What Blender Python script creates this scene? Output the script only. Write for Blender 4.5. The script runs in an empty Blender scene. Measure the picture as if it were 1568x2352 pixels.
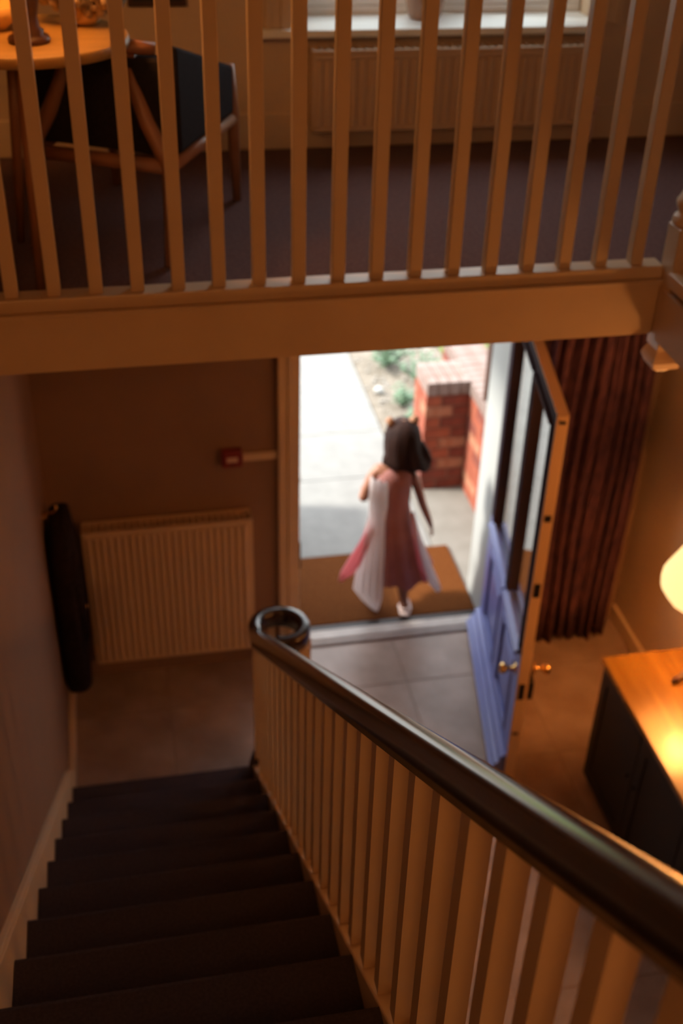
import bpy, bmesh, math, random
from mathutils import Vector, Matrix, Quaternion
random.seed(7)
SC = bpy.context.scene
COL = SC.collection
PI = math.pi

# ------------------------------------------------------------------ camera
CAM = bpy.data.cameras.new('camera')
cam = bpy.data.objects.new('camera', CAM); COL.objects.link(cam)
RIGHT = Vector((0.9817788, -0.1884788, 0.0242115))
DOWN = Vector((-0.0868996, -0.5586161, -0.8248615))
FWD = Vector((0.1689938, 0.8077276, -0.5648161))
m3 = Matrix((RIGHT, -DOWN, -FWD)).transposed()
cam.matrix_world = Matrix.Translation((0, 0, 4.05)) @ m3.to_4x4()
CAM.sensor_fit = 'VERTICAL'; CAM.sensor_height = 36; CAM.sensor_width = 24
CAM.lens = 2650 / 2352 * 36
CAM.clip_start = 0.05; CAM.clip_end = 200
CAM.dof.use_dof = True
CAM.dof.focus_distance = 2.0
CAM.dof.aperture_fstop = 2.8
SC.camera = cam

# ------------------------------------------------------------------ sky, sun, exposure
W = bpy.data.worlds.new('sky'); SC.world = W; W.use_nodes = True
bg = W.node_tree.nodes['Background']
bg.inputs[0].default_value = (0.93, 0.97, 1.0, 1); bg.inputs[1].default_value = 4.6
sun = bpy.data.lights.new('sun', 'SUN'); sun.energy = 10; sun.angle = math.radians(7); sun.color = (1, .93, .82)
so = bpy.data.objects.new('sun', sun); COL.objects.link(so)
so.rotation_euler = Vector((0.74, -0.14, -0.66)).to_track_quat('-Z', 'Y').to_euler()
SC.view_settings.view_transform = 'Standard'; SC.view_settings.look = 'None'
SC.view_settings.exposure = 0; SC.view_settings.gamma = 1; SC.view_settings.use_curve_mapping = False

WARM = (1.0, 0.40, 0.105)
def point(name, loc, energy, color=WARM, radius=.05):
    l = bpy.data.lights.new(name, 'POINT'); l.energy = energy; l.color = color; l.shadow_soft_size = radius
    o = bpy.data.objects.new(name, l); COL.objects.link(o); o.location = loc
    return o
# unseen warm fill lights added behind the camera, for landing and hall
point('landing_fill_light', (-0.25, -1.2, 4.85), 72, WARM, .45)
point('hall_fill_light', (1.5, -0.6, 2.2), 5, WARM, .12)
# second lamp farther along the sideboard, beyond the right edge of the frame
point('sideboard_lamp_light', (2.22, 2.35, 1.6), 19, WARM, .08)

# ------------------------------------------------------------------ materials
def mat(name, col, rough=.6, col2=None, scale=20, bump=0, bscale=None, metal=0, spec=None, stretch=None, transl=0, detail=4, coat=0):
    m = bpy.data.materials.new(name); m.use_nodes = True
    nt = m.node_tree; b = nt.nodes['Principled BSDF']
    b.inputs['Base Color'].default_value = (*col, 1); b.inputs['Roughness'].default_value = rough
    b.inputs['Metallic'].default_value = metal
    if spec is not None: b.inputs['Specular IOR Level'].default_value = spec
    if coat: b.inputs['Coat Weight'].default_value = coat; b.inputs['Coat Roughness'].default_value = .15
    tc = nt.nodes.new('ShaderNodeTexCoord'); vec = tc.outputs['Object']
    if stretch:
        mp = nt.nodes.new('ShaderNodeMapping'); mp.inputs['Scale'].default_value = stretch
        nt.links.new(vec, mp.inputs['Vector']); vec = mp.outputs['Vector']
    if col2:
        n = nt.nodes.new('ShaderNodeTexNoise'); n.inputs['Scale'].default_value = scale; n.inputs['Detail'].default_value = detail
        nt.links.new(vec, n.inputs['Vector'])
        r = nt.nodes.new('ShaderNodeValToRGB'); r.color_ramp.elements[0].position = .35; r.color_ramp.elements[1].position = .65
        r.color_ramp.elements[0].color = (*col, 1); r.color_ramp.elements[1].color = (*col2, 1)
        nt.links.new(n.outputs['Fac'], r.inputs['Fac']); nt.links.new(r.outputs['Color'], b.inputs['Base Color'])
    if bump:
        n2 = nt.nodes.new('ShaderNodeTexNoise'); n2.inputs['Scale'].default_value = bscale or scale * 4; n2.inputs['Detail'].default_value = 6
        nt.links.new(vec, n2.inputs['Vector'])
        bp = nt.nodes.new('ShaderNodeBump'); bp.inputs['Strength'].default_value = bump; bp.inputs['Distance'].default_value = .01
        nt.links.new(n2.outputs['Fac'], bp.inputs['Height']); nt.links.new(bp.outputs['Normal'], b.inputs['Normal'])
    if transl:
        out = nt.nodes['Material Output']; t = nt.nodes.new('ShaderNodeBsdfTranslucent'); mx = nt.nodes.new('ShaderNodeMixShader')
        t.inputs['Color'].default_value = (*col, 1); mx.inputs[0].default_value = transl
        nt.links.new(b.outputs[0], mx.inputs[1]); nt.links.new(t.outputs[0], mx.inputs[2]); nt.links.new(mx.outputs[0], out.inputs['Surface'])
    return m
def glass_mat():
    m = bpy.data.materials.new('window_glass'); m.use_nodes = True; nt = m.node_tree
    for n in list(nt.nodes):
        if n.type != 'OUTPUT_MATERIAL': nt.nodes.remove(n)
    out = [n for n in nt.nodes if n.type == 'OUTPUT_MATERIAL'][0]
    t = nt.nodes.new('ShaderNodeBsdfTransparent'); t.inputs[0].default_value = (.93, .96, .95, 1)
    g = nt.nodes.new('ShaderNodeBsdfGlossy'); g.inputs['Roughness'].default_value = .03
    lw_ = nt.nodes.new('ShaderNodeLayerWeight'); lw_.inputs[0].default_value = .5
    pw = nt.nodes.new('ShaderNodeMath'); pw.operation = 'POWER'; pw.inputs[1].default_value = 3.4
    f = nt.nodes.new('ShaderNodeMath'); f.operation = 'MULTIPLY_ADD'; f.inputs[1].default_value = .88; f.inputs[2].default_value = .07
    nt.links.new(lw_.outputs['Facing'], pw.inputs[0]); nt.links.new(pw.outputs[0], f.inputs[0])
    mx = nt.nodes.new('ShaderNodeMixShader')
    nt.links.new(f.outputs[0], mx.inputs[0]); nt.links.new(t.outputs[0], mx.inputs[1]); nt.links.new(g.outputs[0], mx.inputs[2])
    nt.links.new(mx.outputs[0], out.inputs['Surface'])
    return m
M = dict(
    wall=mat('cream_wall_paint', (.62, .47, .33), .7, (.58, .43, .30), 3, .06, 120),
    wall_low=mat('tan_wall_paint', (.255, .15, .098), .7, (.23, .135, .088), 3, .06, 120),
    trim=mat('cream_gloss_paint', (.66, .50, .34), .38, (.62, .46, .31), 5, .03, 60),
    ceil=mat('ceiling_paint', (.6, .5, .4), .8),
    stone=mat('grey_floor_stone', (.25, .17, .135), .40, (.36, .26, .22), 5, .12, 60, detail=8),
    grout=mat('floor_grout', (.24, .17, .135), .6),
    carpet=mat('maroon_carpet', (.15, .085, .088), .95, (.20, .12, .12), 90, .5, 400, spec=.1),
    stair=mat('dark_stair_carpet', (.050, .040, .052), .95, (.068, .052, .066), 120, .6, 500, spec=.05),
    rail=mat('dark_varnished_mahogany', (.016, .008, .006), .24, (.028, .012, .009), 8, .02, 60, stretch=(6, 1, 1), coat=.4),
    rad=mat('radiator_enamel', (.60, .43, .29), .45),
    navy=mat('navy_door_paint', (.045, .028, .04), .85, spec=.12),
    blue=mat('blue_door_paint', (.13, .16, .44), .4, (.15, .18, .48), 6),
    edge=mat('door_edge_paint', (.62, .40, .22), .5),
    glass=glass_mat(),
    brass=mat('brass', (.75, .48, .18), .25, metal=1),
    chrome=mat('chrome', (.75, .75, .75), .2, metal=1),
    iron=mat('dark_iron', (.03, .025, .025), .45, metal=.6),
    curtain=mat('dark_red_woven_cloth', (.075, .036, .06), .9, (.14, .062, .08), 26, .3, 160, spec=.1, stretch=(1, 1, .45)),
    coat=mat('dark_coat_wool', (.016, .011, .011), .9, (.028, .018, .018), 40, .3, 200, spec=.1),
    wood=mat('orange_varnished_wood', (.125, .056, .007), .27, (.18, .085, .012), 3, .02, 80, stretch=(8, 1, 1), coat=.3),
    darkwood=mat('dark_wood', (.05, .022, .014), .35, (.09, .04, .025), 6, .03, 80, stretch=(1, 1, .2)),
    black=mat('black_cabinet_paint', (.014, .010, .009), .7),
    midwood=mat('brown_chair_wood', (.30, .13, .06), .4, (.40, .18, .09), 8, stretch=(1, 1, .3)),
    fabric=mat('charcoal_upholstery', (.022, .018, .022), .9, (.035, .027, .032), 150, .4, 400, spec=.1),
    red=mat('red_plastic', (.18, .012, .014), .4),
    pale=mat('pale_plastic', (.6, .42, .36), .5),
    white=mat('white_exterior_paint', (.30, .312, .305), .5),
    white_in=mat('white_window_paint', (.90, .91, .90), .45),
    concrete=mat('pale_concrete', (.165, .167, .162), .85, (.19, .192, .186), 9, .15, 90),
    porch=mat('grey_porch_concrete', (.150, .142, .125), .85, (.18, .172, .155), 7, .15, 90),
    brick=mat('red_brick', (.22, .046, .022), .85, (.31, .085, .042), 9, .4, 60),
    brick_b=mat('dark_red_brick', (.12, .026, .016), .85, (.21, .05, .03), 9, .4, 60),
    brick_c=mat('weathered_orange_brick', (.30, .11, .055), .85, (.38, .18, .11), 14, .4, 60),
    coping=mat('weathered_coping_brick', (.17, .11, .09), .85, (.24, .19, .175), 14, .4, 60),
    mortar=mat('mortar', (.24, .15, .11), .9, (.19, .11, .08), 20, .3, 80),
    coir=mat('coir', (.108, .033, .008), .95, (.150, .052, .014), 60, .8, 350, spec=.05),
    soil=mat('sandy_soil', (.13, .11, .085), .95, (.19, .165, .135), 14, .5, 80),
    pebble=mat('pale_pebble', (.20, .185, .16), .8, (.27, .25, .225), 5),
    leaf=mat('sage_leaf', (.12, .20, .12), .6, (.18, .27, .18), 8, transl=.3),
    leaf_b=mat('bright_leaf', (.22, .33, .08), .6, (.34, .45, .14), 8, transl=.3),
    grass=mat('grass', (.085, .13, .02), .8, (.12, .17, .035), 12, .4, 200),
    post=mat('dark_brown_timber', (.055, .022, .014), .6, (.08, .035, .022), 20, stretch=(1, 1, .1)),
    skin=mat('skin', (.23, .095, .055), .5, (.26, .11, .065), 10),
    hair=mat('dark_brown_hair', (.016, .007, .006), .7, (.030, .013, .010), 30, .5, 60, spec=.12, stretch=(1, 1, .12)),
    tuft=mat('brown_ribbon', (.30, .14, .07), .6),
    dress=mat('pink_dress_cotton', (.31, .125, .11), .8, (.37, .16, .145), 12, .1, 200, transl=.2),
    tulle=mat('white_tulle', (.93, .89, .89), .85, transl=.7),
    pink=mat('pink_ribbon', (.90, .46, .50), .6, transl=.65),
    sandal=mat('white_sandal', (.72, .58, .55), .5),
    eye=mat('eye', (.05, .03, .02), .2),
    lip=mat('lip', (.45, .14, .12), .5),
    bloom=mat('dried_blossom', (.36, .24, .13), .8, (.56, .42, .27), 20, transl=.2),
    terracotta=mat('brown_pot_glaze', (.34, .19, .12), .5, (.42, .25, .16), 6),
    tabletop=mat('pale_table_wood', (.29, .16, .035), .5, (.34, .19, .05), 5, stretch=(1, 7, 1)),
    ceramic=mat('amber_ceramic', (.70, .40, .12), .3),
    art=mat('dark_canvas', (.02, .015, .015), .6),
)
def shade_mat(name, emit, strength):
    m = bpy.data.materials.new(name); m.use_nodes = True; nt = m.node_tree; b = nt.nodes['Principled BSDF']
    b.inputs['Base Color'].default_value = (.9, .75, .5, 1); b.inputs['Roughness'].default_value = .8
    b.inputs['Emission Color'].default_value = (*emit, 1); b.inputs['Emission Strength'].default_value = strength
    return m
M['shade'] = shade_mat('lit_lampshade', (1.0, .66, .26), 1.4)
M['bulb'] = shade_mat('lit_bulb', (1.0, .5, .15), 4)

# ------------------------------------------------------------------ helpers
def tag(o, label=None, cat=None, group=None, kind=None):
    if label: o['label'] = label
    if cat: o['category'] = cat
    if group: o['group'] = group
    if kind: o['kind'] = kind
    return o
def empty(name, loc=(0, 0, 0), rz=0, parent=None):
    o = bpy.data.objects.new(name, None); COL.objects.link(o); o.empty_display_size = .05
    o.location = loc; o.rotation_euler = (0, 0, rz)
    if parent: o.parent = parent
    return o
class MB:
    def __init__(s): s.bm = bmesh.new()
    def _add(s, vs, fs, smooth=False):
        v = [s.bm.verts.new(p) for p in vs]
        for f in fs:
            try:
                fc = s.bm.faces.new([v[i] for i in f]); fc.smooth = smooth
            except ValueError: pass
        return s
    def box(s, x0, x1, y0, y1, z0, z1):
        p = [(x, y, z) for z in (z0, z1) for y in (y0, y1) for x in (x0, x1)]
        return s._add(p, [(0, 2, 3, 1), (4, 5, 7, 6), (0, 1, 5, 4), (2, 6, 7, 3), (0, 4, 6, 2), (1, 3, 7, 5)])
    def prism(s, poly, axis, a, b):
        """poly in the two other axes (in xyz order), extruded along axis a..b"""
        n = len(poly)
        def P(q, t): return {'x': (t, q[0], q[1]), 'y': (q[0], t, q[1]), 'z': (q[0], q[1], t)}[axis]
        vs = [P(q, a) for q in poly] + [P(q, b) for q in poly]
        return s._add(vs, [tuple(range(n))[::-1], tuple(range(n, 2 * n))] + [(i, (i + 1) % n, n + (i + 1) % n, n + i) for i in range(n)])
    def loft(s, rings, closed=True, cap=True, smooth=True):
        n = len(rings[0]); vs = [p for r in rings for p in r]; fs = []
        for k in range(len(rings) - 1):
            for i in range(n if closed else n - 1):
                j = (i + 1) % n
                fs.append((k * n + i, k * n + j, (k + 1) * n + j, (k + 1) * n + i))
        if cap and closed: fs += [tuple(range(n))[::-1], tuple(range((len(rings) - 1) * n, len(rings) * n))]
        return s._add(vs, fs, smooth)
    def lathe(s, prof, c=(0, 0, 0), n=20, cap=True, smooth=True):
        rings = [[(c[0] + r * math.cos(2 * PI * i / n), c[1] + r * math.sin(2 * PI * i / n), c[2] + z) for i in range(n)] for r, z in prof]
        return s.loft(rings, True, cap, smooth)
    def tube(s, pts, rad, n=8, smooth=True):
        pts = [Vector(p) for p in pts]; rings = []
        rs = rad if isinstance(rad, (list, tuple)) else [rad] * len(pts)
        up = None
        for i, p in enumerate(pts):
            t = (pts[min(i + 1, len(pts) - 1)] - pts[max(i - 1, 0)]).normalized()
            if up is None: up = Vector((0, 0, 1)) if abs(t.z) < .9 else Vector((1, 0, 0))
            a = t.cross(up).normalized(); b = a.cross(t).normalized(); up = b
            rings.append([tuple(p + rs[i] * (math.cos(2 * PI * k / n) * a + math.sin(2 * PI * k / n) * b)) for k in range(n)])
        return s.loft(rings, True, True, smooth)
    def sweep(s, pts, prof, smooth=False):
        """prof = [(side, up)] swept along pts, upright frame (z up, side horizontal)"""
        pts = [Vector(p) for p in pts]; rings = []
        for i, p in enumerate(pts):
            t = (pts[min(i + 1, len(pts) - 1)] - pts[max(i - 1, 0)]); h = Vector((t.x, t.y, 0)).normalized()
            side = Vector((h.y, -h.x, 0))
            rings.append([tuple(p + a * side + Vector((0, 0, b))) for a, b in prof])
        return s.loft(rings, True, True, smooth)
    def ball(s, c, r, u=10, v=7, sq=(1, 1, 1)):
        rings = [[(c[0] + sq[0] * r * math.sin(PI * k / v) * math.cos(2 * PI * i / u), c[1] + sq[1] * r * math.sin(PI * k / v) * math.sin(2 * PI * i / u), c[2] - sq[2] * r * math.cos(PI * k / v)) for i in range(u)] for k in range(1, v)]
        return s.loft(rings, True, True, True)
    def build(s, name, m, parent=None, bevel=0, seg=2):
        bm = s.bm
        bmesh.ops.recalc_face_normals(bm, faces=bm.faces)
        me = bpy.data.meshes.new(name); bm.to_mesh(me); bm.free()
        me.materials.append(M[m] if isinstance(m, str) else m)
        o = bpy.data.objects.new(name, me); COL.objects.link(o)
        if bevel:
            b = o.modifiers.new('bevel', 'BEVEL'); b.width = bevel; b.segments = seg; b.limit_method = 'ANGLE'
        if parent:
            o.parent = parent
            if parent.type != 'EMPTY' or True:
                bpy_mw = parent.matrix_basis
                o.matrix_parent_inverse = Matrix.Identity(4)
        return o
def inst(o, name, loc, parent=None, rot=None, scale=None):
    c = bpy.data.objects.new(name, o.data); COL.objects.link(c); c.location = loc
    if rot: c.rotation_euler = rot
    if scale: c.scale = scale
    if parent: c.parent = parent
    return c
def struct(o, label, cat):
    return tag(o, label, cat, kind='structure')

# ================================================================== SETTING
WY = 4.55      # inner face of the front wall
F2 = 2.657     # gallery floor
FY = 3.10      # gallery front edge
# ---- hall floor and its stone tiles
floor = struct(MB().box(-.75, 2.62, -2.6, 4.57, -.12, -.0025).build('floor', 'grout'), 'grey stone tiled hall floor inside the open front door', 'floor')
tx = [-.43, .05, .65, 1.25, 1.85, 2.5]; ty = [1.23, 1.83, 2.43, 3.03, 3.63, 4.23, 4.565]
shared = {}
for j in range(len(ty) - 1):
    for i in range(len(tx) - 1):
        w = round(tx[i + 1] - tx[i], 3); d = round(ty[j + 1] - ty[j], 3)
        if (w, d) not in shared:
            shared[(w, d)] = MB().box(.003, w - .0025, .0025, d - .0025, -.0024, 0).build('tile', 'stone', floor, .0015, 1)
            shared[(w, d)].location = (tx[i], ty[j], 0)
        else:
            t = inst(shared[(w, d)], 'tile', (tx[i], ty[j], 0), floor)
            bv = t.modifiers.new('bevel', 'BEVEL'); bv.width = .0015; bv.segments = 1
# plain floor behind (out of view)
MB().box(-.43, 2.5, -2.5, 1.228, -.0024, 0).build('tile', 'stone', floor)
# ---- threshold
th = struct(MB().box(.745, 1.76, 4.572, 4.685, -.10, .012).box(.745, 1.76, 4.60, 4.62, .012, .020).build('trim_1', mat('threshold_stone', (.40, .36, .34), .5, (.48, .44, .42), 12), None, .004), 'grey stone threshold strip under the front door', 'threshold')
MB().box(.745, 1.76, 4.6865, 4.722, -.004, .012).build('shadow_strip', 'iron', th, .003)  # dark strip standing in for the shadowed gap between threshold and mat
# ---- front wall: lower storey with door opening, upper storey with window opening
wf = MB()
wf.box(-2.6, .70, WY, 4.80, -.12, 2.46)
wf.box(1.80, 2.62, WY, 4.80, -.12, 2.46)
wf.box(.70, 1.80, WY, 4.80, 2.02, 2.46)
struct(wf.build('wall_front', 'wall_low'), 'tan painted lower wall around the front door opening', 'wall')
wu = MB()
wu.box(-2.6, .70, WY - .02, 4.80, 2.46, 5.3)
wu.box(1.92, 2.62, WY - .02, 4.80, 2.46, 5.3)
wu.box(.70, 1.92, WY - .02, 4.80, 2.46, 3.06)
wu.box(.70, 1.92, WY - .02, 4.80, 4.60, 5.3)
struct(wu.build('wall_front_upper', 'wall'), 'cream upper wall around the gallery window', 'wall')
# ---- side and back walls
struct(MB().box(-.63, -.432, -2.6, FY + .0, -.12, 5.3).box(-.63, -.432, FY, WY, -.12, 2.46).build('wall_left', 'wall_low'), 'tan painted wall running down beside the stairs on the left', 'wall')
struct(MB().box(-2.8, -2.6, FY - .2, 4.8, 2.46, 5.3).box(-2.6, -.64, FY - .2, FY, 2.46, 5.3).build('wall_gallery_left', 'wall'), 'cream end wall of the gallery on the left', 'wall')
struct(MB().box(2.5, 2.7, -2.6, WY, -.12, 5.3).build('wall_right', 'wall'), 'cream wall on the right behind the lit lamp', 'wall')
struct(MB().box(-.63, 2.7, -2.8, -2.6, -.12, 5.3).build('wall_back', 'wall'), 'cream wall behind the stairs', 'wall')
struct(MB().box(-2.8, 2.7, -2.8, 4.8, 5.3, 5.45).build('ceiling', 'ceil'), 'pale ceiling over the stairwell and gallery', 'ceiling')
# ---- gallery slab, landing slab, right return
struct(MB().box(-2.6, 2.5, FY + .05, WY - .02, F2 - .03, F2).build('floor_gallery', 'carpet'), 'maroon carpet of the gallery behind the white balusters', 'carpet')
struct(MB().box(-2.6, 2.5, FY + .03, WY - .02, 2.467, F2 - .03).build('ceiling_hall', 'ceil'), 'underside of the gallery over the hall', 'ceiling')
struct(MB().box(1.66, 2.5, .17, FY + .05, 2.467, F2).build('floor_return', 'carpet'), 'carpeted gallery return on the right', 'floor')
struct(MB().box(-.43, 2.5, -2.6, .165, 2.467, F2).build('floor_landing', 'carpet'), 'carpeted landing at the top of the stairs', 'floor')
# ---- fascia of the gallery
fa = MB().box(-.43, 1.636, FY, FY + .03, 2.467, 2.632)
struct(fa.build('trim_2', 'trim', None, .002), 'cream fascia board along the gallery edge above the hall', 'fascia')
fb = MB().prism([(FY - .012, 2.634), (FY - .012, 2.643), (FY - .022, 2.650), (FY - .022, 2.656), (FY + .03, 2.656), (FY + .03, 2.634)], 'x', -.43, 1.636)
struct(fb.build('trim_3', 'trim', None), 'cream moulding strip between gallery fascia and bottom rail', 'moulding')
struct(MB().box(1.63, 1.66, .17, FY - .04, 2.467, 2.632).build('trim_4', 'wall'), 'cream fascia along the right hand gallery return', 'fascia')
# ---- door lining and architrave (left side of the door, several moulded strips)
ar = MB()
for x0, x1, y in ((.640, .662, WY - .032), (.662, .684, WY - .020), (.684, .704, WY - .026), (.704, .722, WY - .014), (.722, .745, WY - .006)):
    ar.box(x0, x1, y, 4.565 if x1 < .74 else 4.80, 0.0, 2.02)
struct(ar.build('trim_5', 'trim', None, .004), 'moulded cream door surround on the left of the open door', 'door surround')
kp = MB().box(.7455, .752, 4.553, 4.585, .545, .70).build('keep_plate', 'iron', None); kp.parent = bpy.data.objects['trim_5']
struct(MB().box(1.772, 1.80, WY - .01, 4.80, 0.0, 2.02).box(.746, 1.744, 4.60, 4.80, 1.98, 2.02).build('trim_6', 'trim', None, .004), 'cream door lining behind the hinges of the blue door', 'door lining')
# ---- baseboards
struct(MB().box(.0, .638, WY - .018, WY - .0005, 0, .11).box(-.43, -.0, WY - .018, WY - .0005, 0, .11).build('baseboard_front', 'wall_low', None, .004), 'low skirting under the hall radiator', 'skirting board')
struct(MB().box(2.478, 2.4995, 3.5, WY, 0, .10).box(2.478, 2.4995, .2, 3.5, 0, .10).build('baseboard_right', 'trim', None, .005), 'cream skirting along the right wall beside the curtain', 'skirting board')
struct(MB().box(-2.6, 2.5, WY - .042, WY - .0205, F2, F2 + .14).build('baseboard_gallery', 'trim', None, .006), 'cream skirting along the gallery wall under the radiator', 'skirting board')

# ================================================================== STAIRS
RISE, GO, Y1, NST = .19, .255, 3.60, 14
PITCH = RISE / GO
def pl(y): return .19 + (Y1 - y) * PITCH
SX0, SX1 = -.405, .384
stairs = tag(empty('staircase', (0, Y1, 0)), 'straight flight of dark carpeted stairs dropping to the hall floor', 'stairs', kind='structure')
tb = MB()
prof = [(-.305, 0), (-.305, -.03), (-.02, -.03), (-.012, -.045), (-.012, -.19), (-.002, -.19), (0, -.03), (.012, -.026), (.018, -.015), (.014, -.003), (.004, 0)]
tb.prism([(-.255 if a < -.2 else a, b) for a, b in prof], 'x', SX0, SX1)
tread0 = tb.build('carpeted_step', 'stair', stairs)
tread0.location = (0, 0, RISE)
for k in range(1, NST - 1):
    inst(tread0, 'carpeted_step', (0, -GO * k, RISE * (k + 1)), stairs)
# string boards
def string(x0, x1, up, dn, yend=Y1 + .06):
    ys = yend; ye = .2
    return MB().prism([(ys, 0.0), (ys, max(.02, pl(ys) + up)), (ye, pl(ye) + up), (ye, pl(ye) - dn), (Y1 - .2, 0)], 'x', x0, x1)
sr = string(SX1 + .001, .441, .006, .30).build('string_board', 'trim', stairs, .004); sr.location = (0, -Y1, 0)
# skirting on the left wall: along the hall floor, then up with the steps
zs = .10
sk = MB().prism([(WY - .02, 0), (WY - .02, zs), (Y1 + .20, zs), (Y1 + .02, pl(Y1) + .075), (.2, pl(.2) + .09), (.2, pl(.2) - .2), (Y1 + .15, 0)], 'x', -.4315, -.4065)
sk.prism([(Y1 + .20, zs), (Y1 + .02, pl(Y1) + .075), (.2, pl(.2) + .09), (.2, pl(.2) + .105), (Y1 + .02, pl(Y1) + .09), (Y1 + .20, zs + .012)], 'x', -.4315, -.412)
struct(sk.build('baseboard_left', 'trim', None, .003), 'skirting board rising with the stairs along the left wall', 'skirting board')

# ---- stair balustrade: volute handrail + square balusters
bal = tag(empty('stair_balustrade', (.42, Y1, 0)), 'stair banister with dark polished handrail, scrolled end and thin square balusters', 'banister')
bal_off = (-.42, -Y1, 0)
def under(o): o.location = bal_off; return o
RX = .412
hp = [(-.023, -.013), (-.0265, .018), (-.0265, .050), (-.022, .061), (-.012, .066), (0, .067), (.012, .066), (.022, .061), (.0265, .050), (.0265, .018), (.023, -.013)]
pts = [(RX, y, pl(y) + .725) for y in [-.3 + .15 * i for i in range(25)]]
pts = [p for p in pts if p[1] < 3.50] + [(RX, 3.57, pl(3.57) + .725)]
zc = pl(3.57) + .725
for i in range(1, 7):
    t = i / 6; yy = 3.57 + .08 * t; sl = PITCH * (1 - t * .85)
    zc -= sl * .08 / 6; pts.append((RX, yy, zc))
cx0, cy0, r0 = RX + .112, 3.65, .112
zv = zc
for i in range(1, 31):
    a = PI - i * (PI * 1.62 / 30); r = r0 * (1 - .30 * max(0, i - 10) / 20)
    cxx = cx0 - (r0 - r) * .2
    pts.append((cxx + r * math.cos(a), cy0 + r * math.sin(a) * .98, zv - .020 * min(1, i / 10)))
under(MB().sweep(pts, hp, True).build('handrail', 'rail', bal))
# balusters
b = .018
def baluster_mesh(h, y, topslope=PITCH):
    return MB().loft([[(-b, -b, 0), (b, -b, 0), (b, b, 0), (-b, b, 0)],
                      [(-b, -b, h + b * topslope), (b, -b, h + b * topslope), (b, b, h - b * topslope), (-b, b, h - b * topslope)]], smooth=False)
h0 = .725 - .029
bmesh0 = baluster_mesh(h0 + .0, 0).build('baluster', 'trim', bal)
first = True
for k in range(-13, 12):
    yb = 1.773 - .1285 * k
    if yb > 3.56: continue
    loc = (RX + bal_off[0], yb + bal_off[1], pl(yb) + .006 + .012)
    if first: bmesh0.location = loc; first = False
    else: inst(bmesh0, 'baluster', loc, bal)
# ring of balusters under the scroll standing on the curtail step
cur = None
for a in (175, 140, 105, 70, 35, 0, -35):
    a = math.radians(a)
    x, yb = cx0 + .108 * math.cos(a), cy0 + .108 * math.sin(a)
    if cur is None:
        cur = MB().box(-.014, .014, -.014, .014, 0, zv - .030 - .192).build('baluster', 'trim', bal); cur.location = (x + bal_off[0], yb + bal_off[1], .191)
    else: inst(cur, 'baluster', (x + bal_off[0], yb + bal_off[1], .191), bal)
# curtail step end under the scroll
ce = MB().lathe([(.135, 0), (.135, .15), (.148, .155), (.155, .17), (.150, .186), (.135, .19)], (cx0, cy0 - .03, 0), 24, True, False)
o = ce.build('curtail_step', 'stair', stairs); o.location = (0, -Y1, 0)

# ================================================================== GALLERY BALUSTRADE
gb = tag(empty('gallery_balustrade', (0, FY, F2)), 'cream balustrade of square spindles along the gallery edge, ending at a turned newel', 'balustrade')
def ug(o): o.location = (-0, -FY, -F2); return o
ug(MB().box(-.43, 1.636, FY - .004, FY + .066, F2 + .0005, 2.697).build('bottom_rail', 'trim', gb, .004))
g = .019; sp = .11622
gm = MB().box(-g, g, -g, g, 0, .86).build('baluster', 'trim', gb, .002, 1); gfirst = True
for k in range(-2, 16):
    loc = (-.1916 + sp * k, .031, 2.6975 - F2)
    if gfirst: gm.location = loc; gfirst = False
    else:
        c = inst(gm, 'baluster', loc, gb); bv = c.modifiers.new('bevel', 'BEVEL'); bv.width = .002; bv.segments = 1
ug(MB().sweep([(-.43, FY + .031, 3.555), (1.636, FY + .031, 3.555)], [(a, b2) for a, b2 in hp]).build('handrail', 'rail', gb))
nx, ny = 1.680, FY - .018
nw = MB().box(nx - .042, nx + .042, ny - .042, ny + .042, 2.43, 2.83)
nw.lathe([(.046, 0), (.05, .012), (.046, .03), (.034, .04), (.044, .06), (.047, .075), (.038, .09), (.030, .11), (.036, .30), (.040, .52), (.030, .56), (.046, .60)], (nx, ny, 2.83), 18)
nw.box(nx - .042, nx + .042, ny - .042, ny + .042, 3.43, 3.70)
ug(nw.build('newel_post', 'trim', gb, .003, 1))
pd = MB(); q = .05
pd.loft([[(nx - s, ny - s, z), (nx + s, ny - s, z), (nx + s, ny + s, z), (nx - s, ny + s, z)] for s, z in ((.034, 2.432), (.046, 2.405), (.05, 2.39), (.04, 2.365), (.026, 2.36), (.016, 2.348), (.004, 2.342))], smooth=False)
dr = ug(pd.build('pendant_drop', 'trim', gb)); dr['label'] = 'pointed wooden drop under the newel'
# right-hand return
gr = tag(empty('return_balustrade', (nx, 0, F2)), 'cream balustrade running back from the newel at the right edge', 'balustrade')
def ur(o): o.location = (-nx, 0, -F2); return o
ur(MB().box(1.624, 1.70, .17, ny - .048, F2 + .0005, 2.70).build('bottom_rail', 'trim', gr, .004))
rm = MB().box(-g, g, -g, g, 0, .86).build('baluster', 'trim', gr)
rm.location = (.012, ny - .15, .0435)
for k in range(1, 24): inst(rm, 'baluster', (.012, ny - .15 - .116 * k, .0435), gr)
ur(MB().sweep([(1.66, ny - .048, 3.555), (1.66, .2, 3.555)], hp).build('handrail', 'rail', gr))

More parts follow.
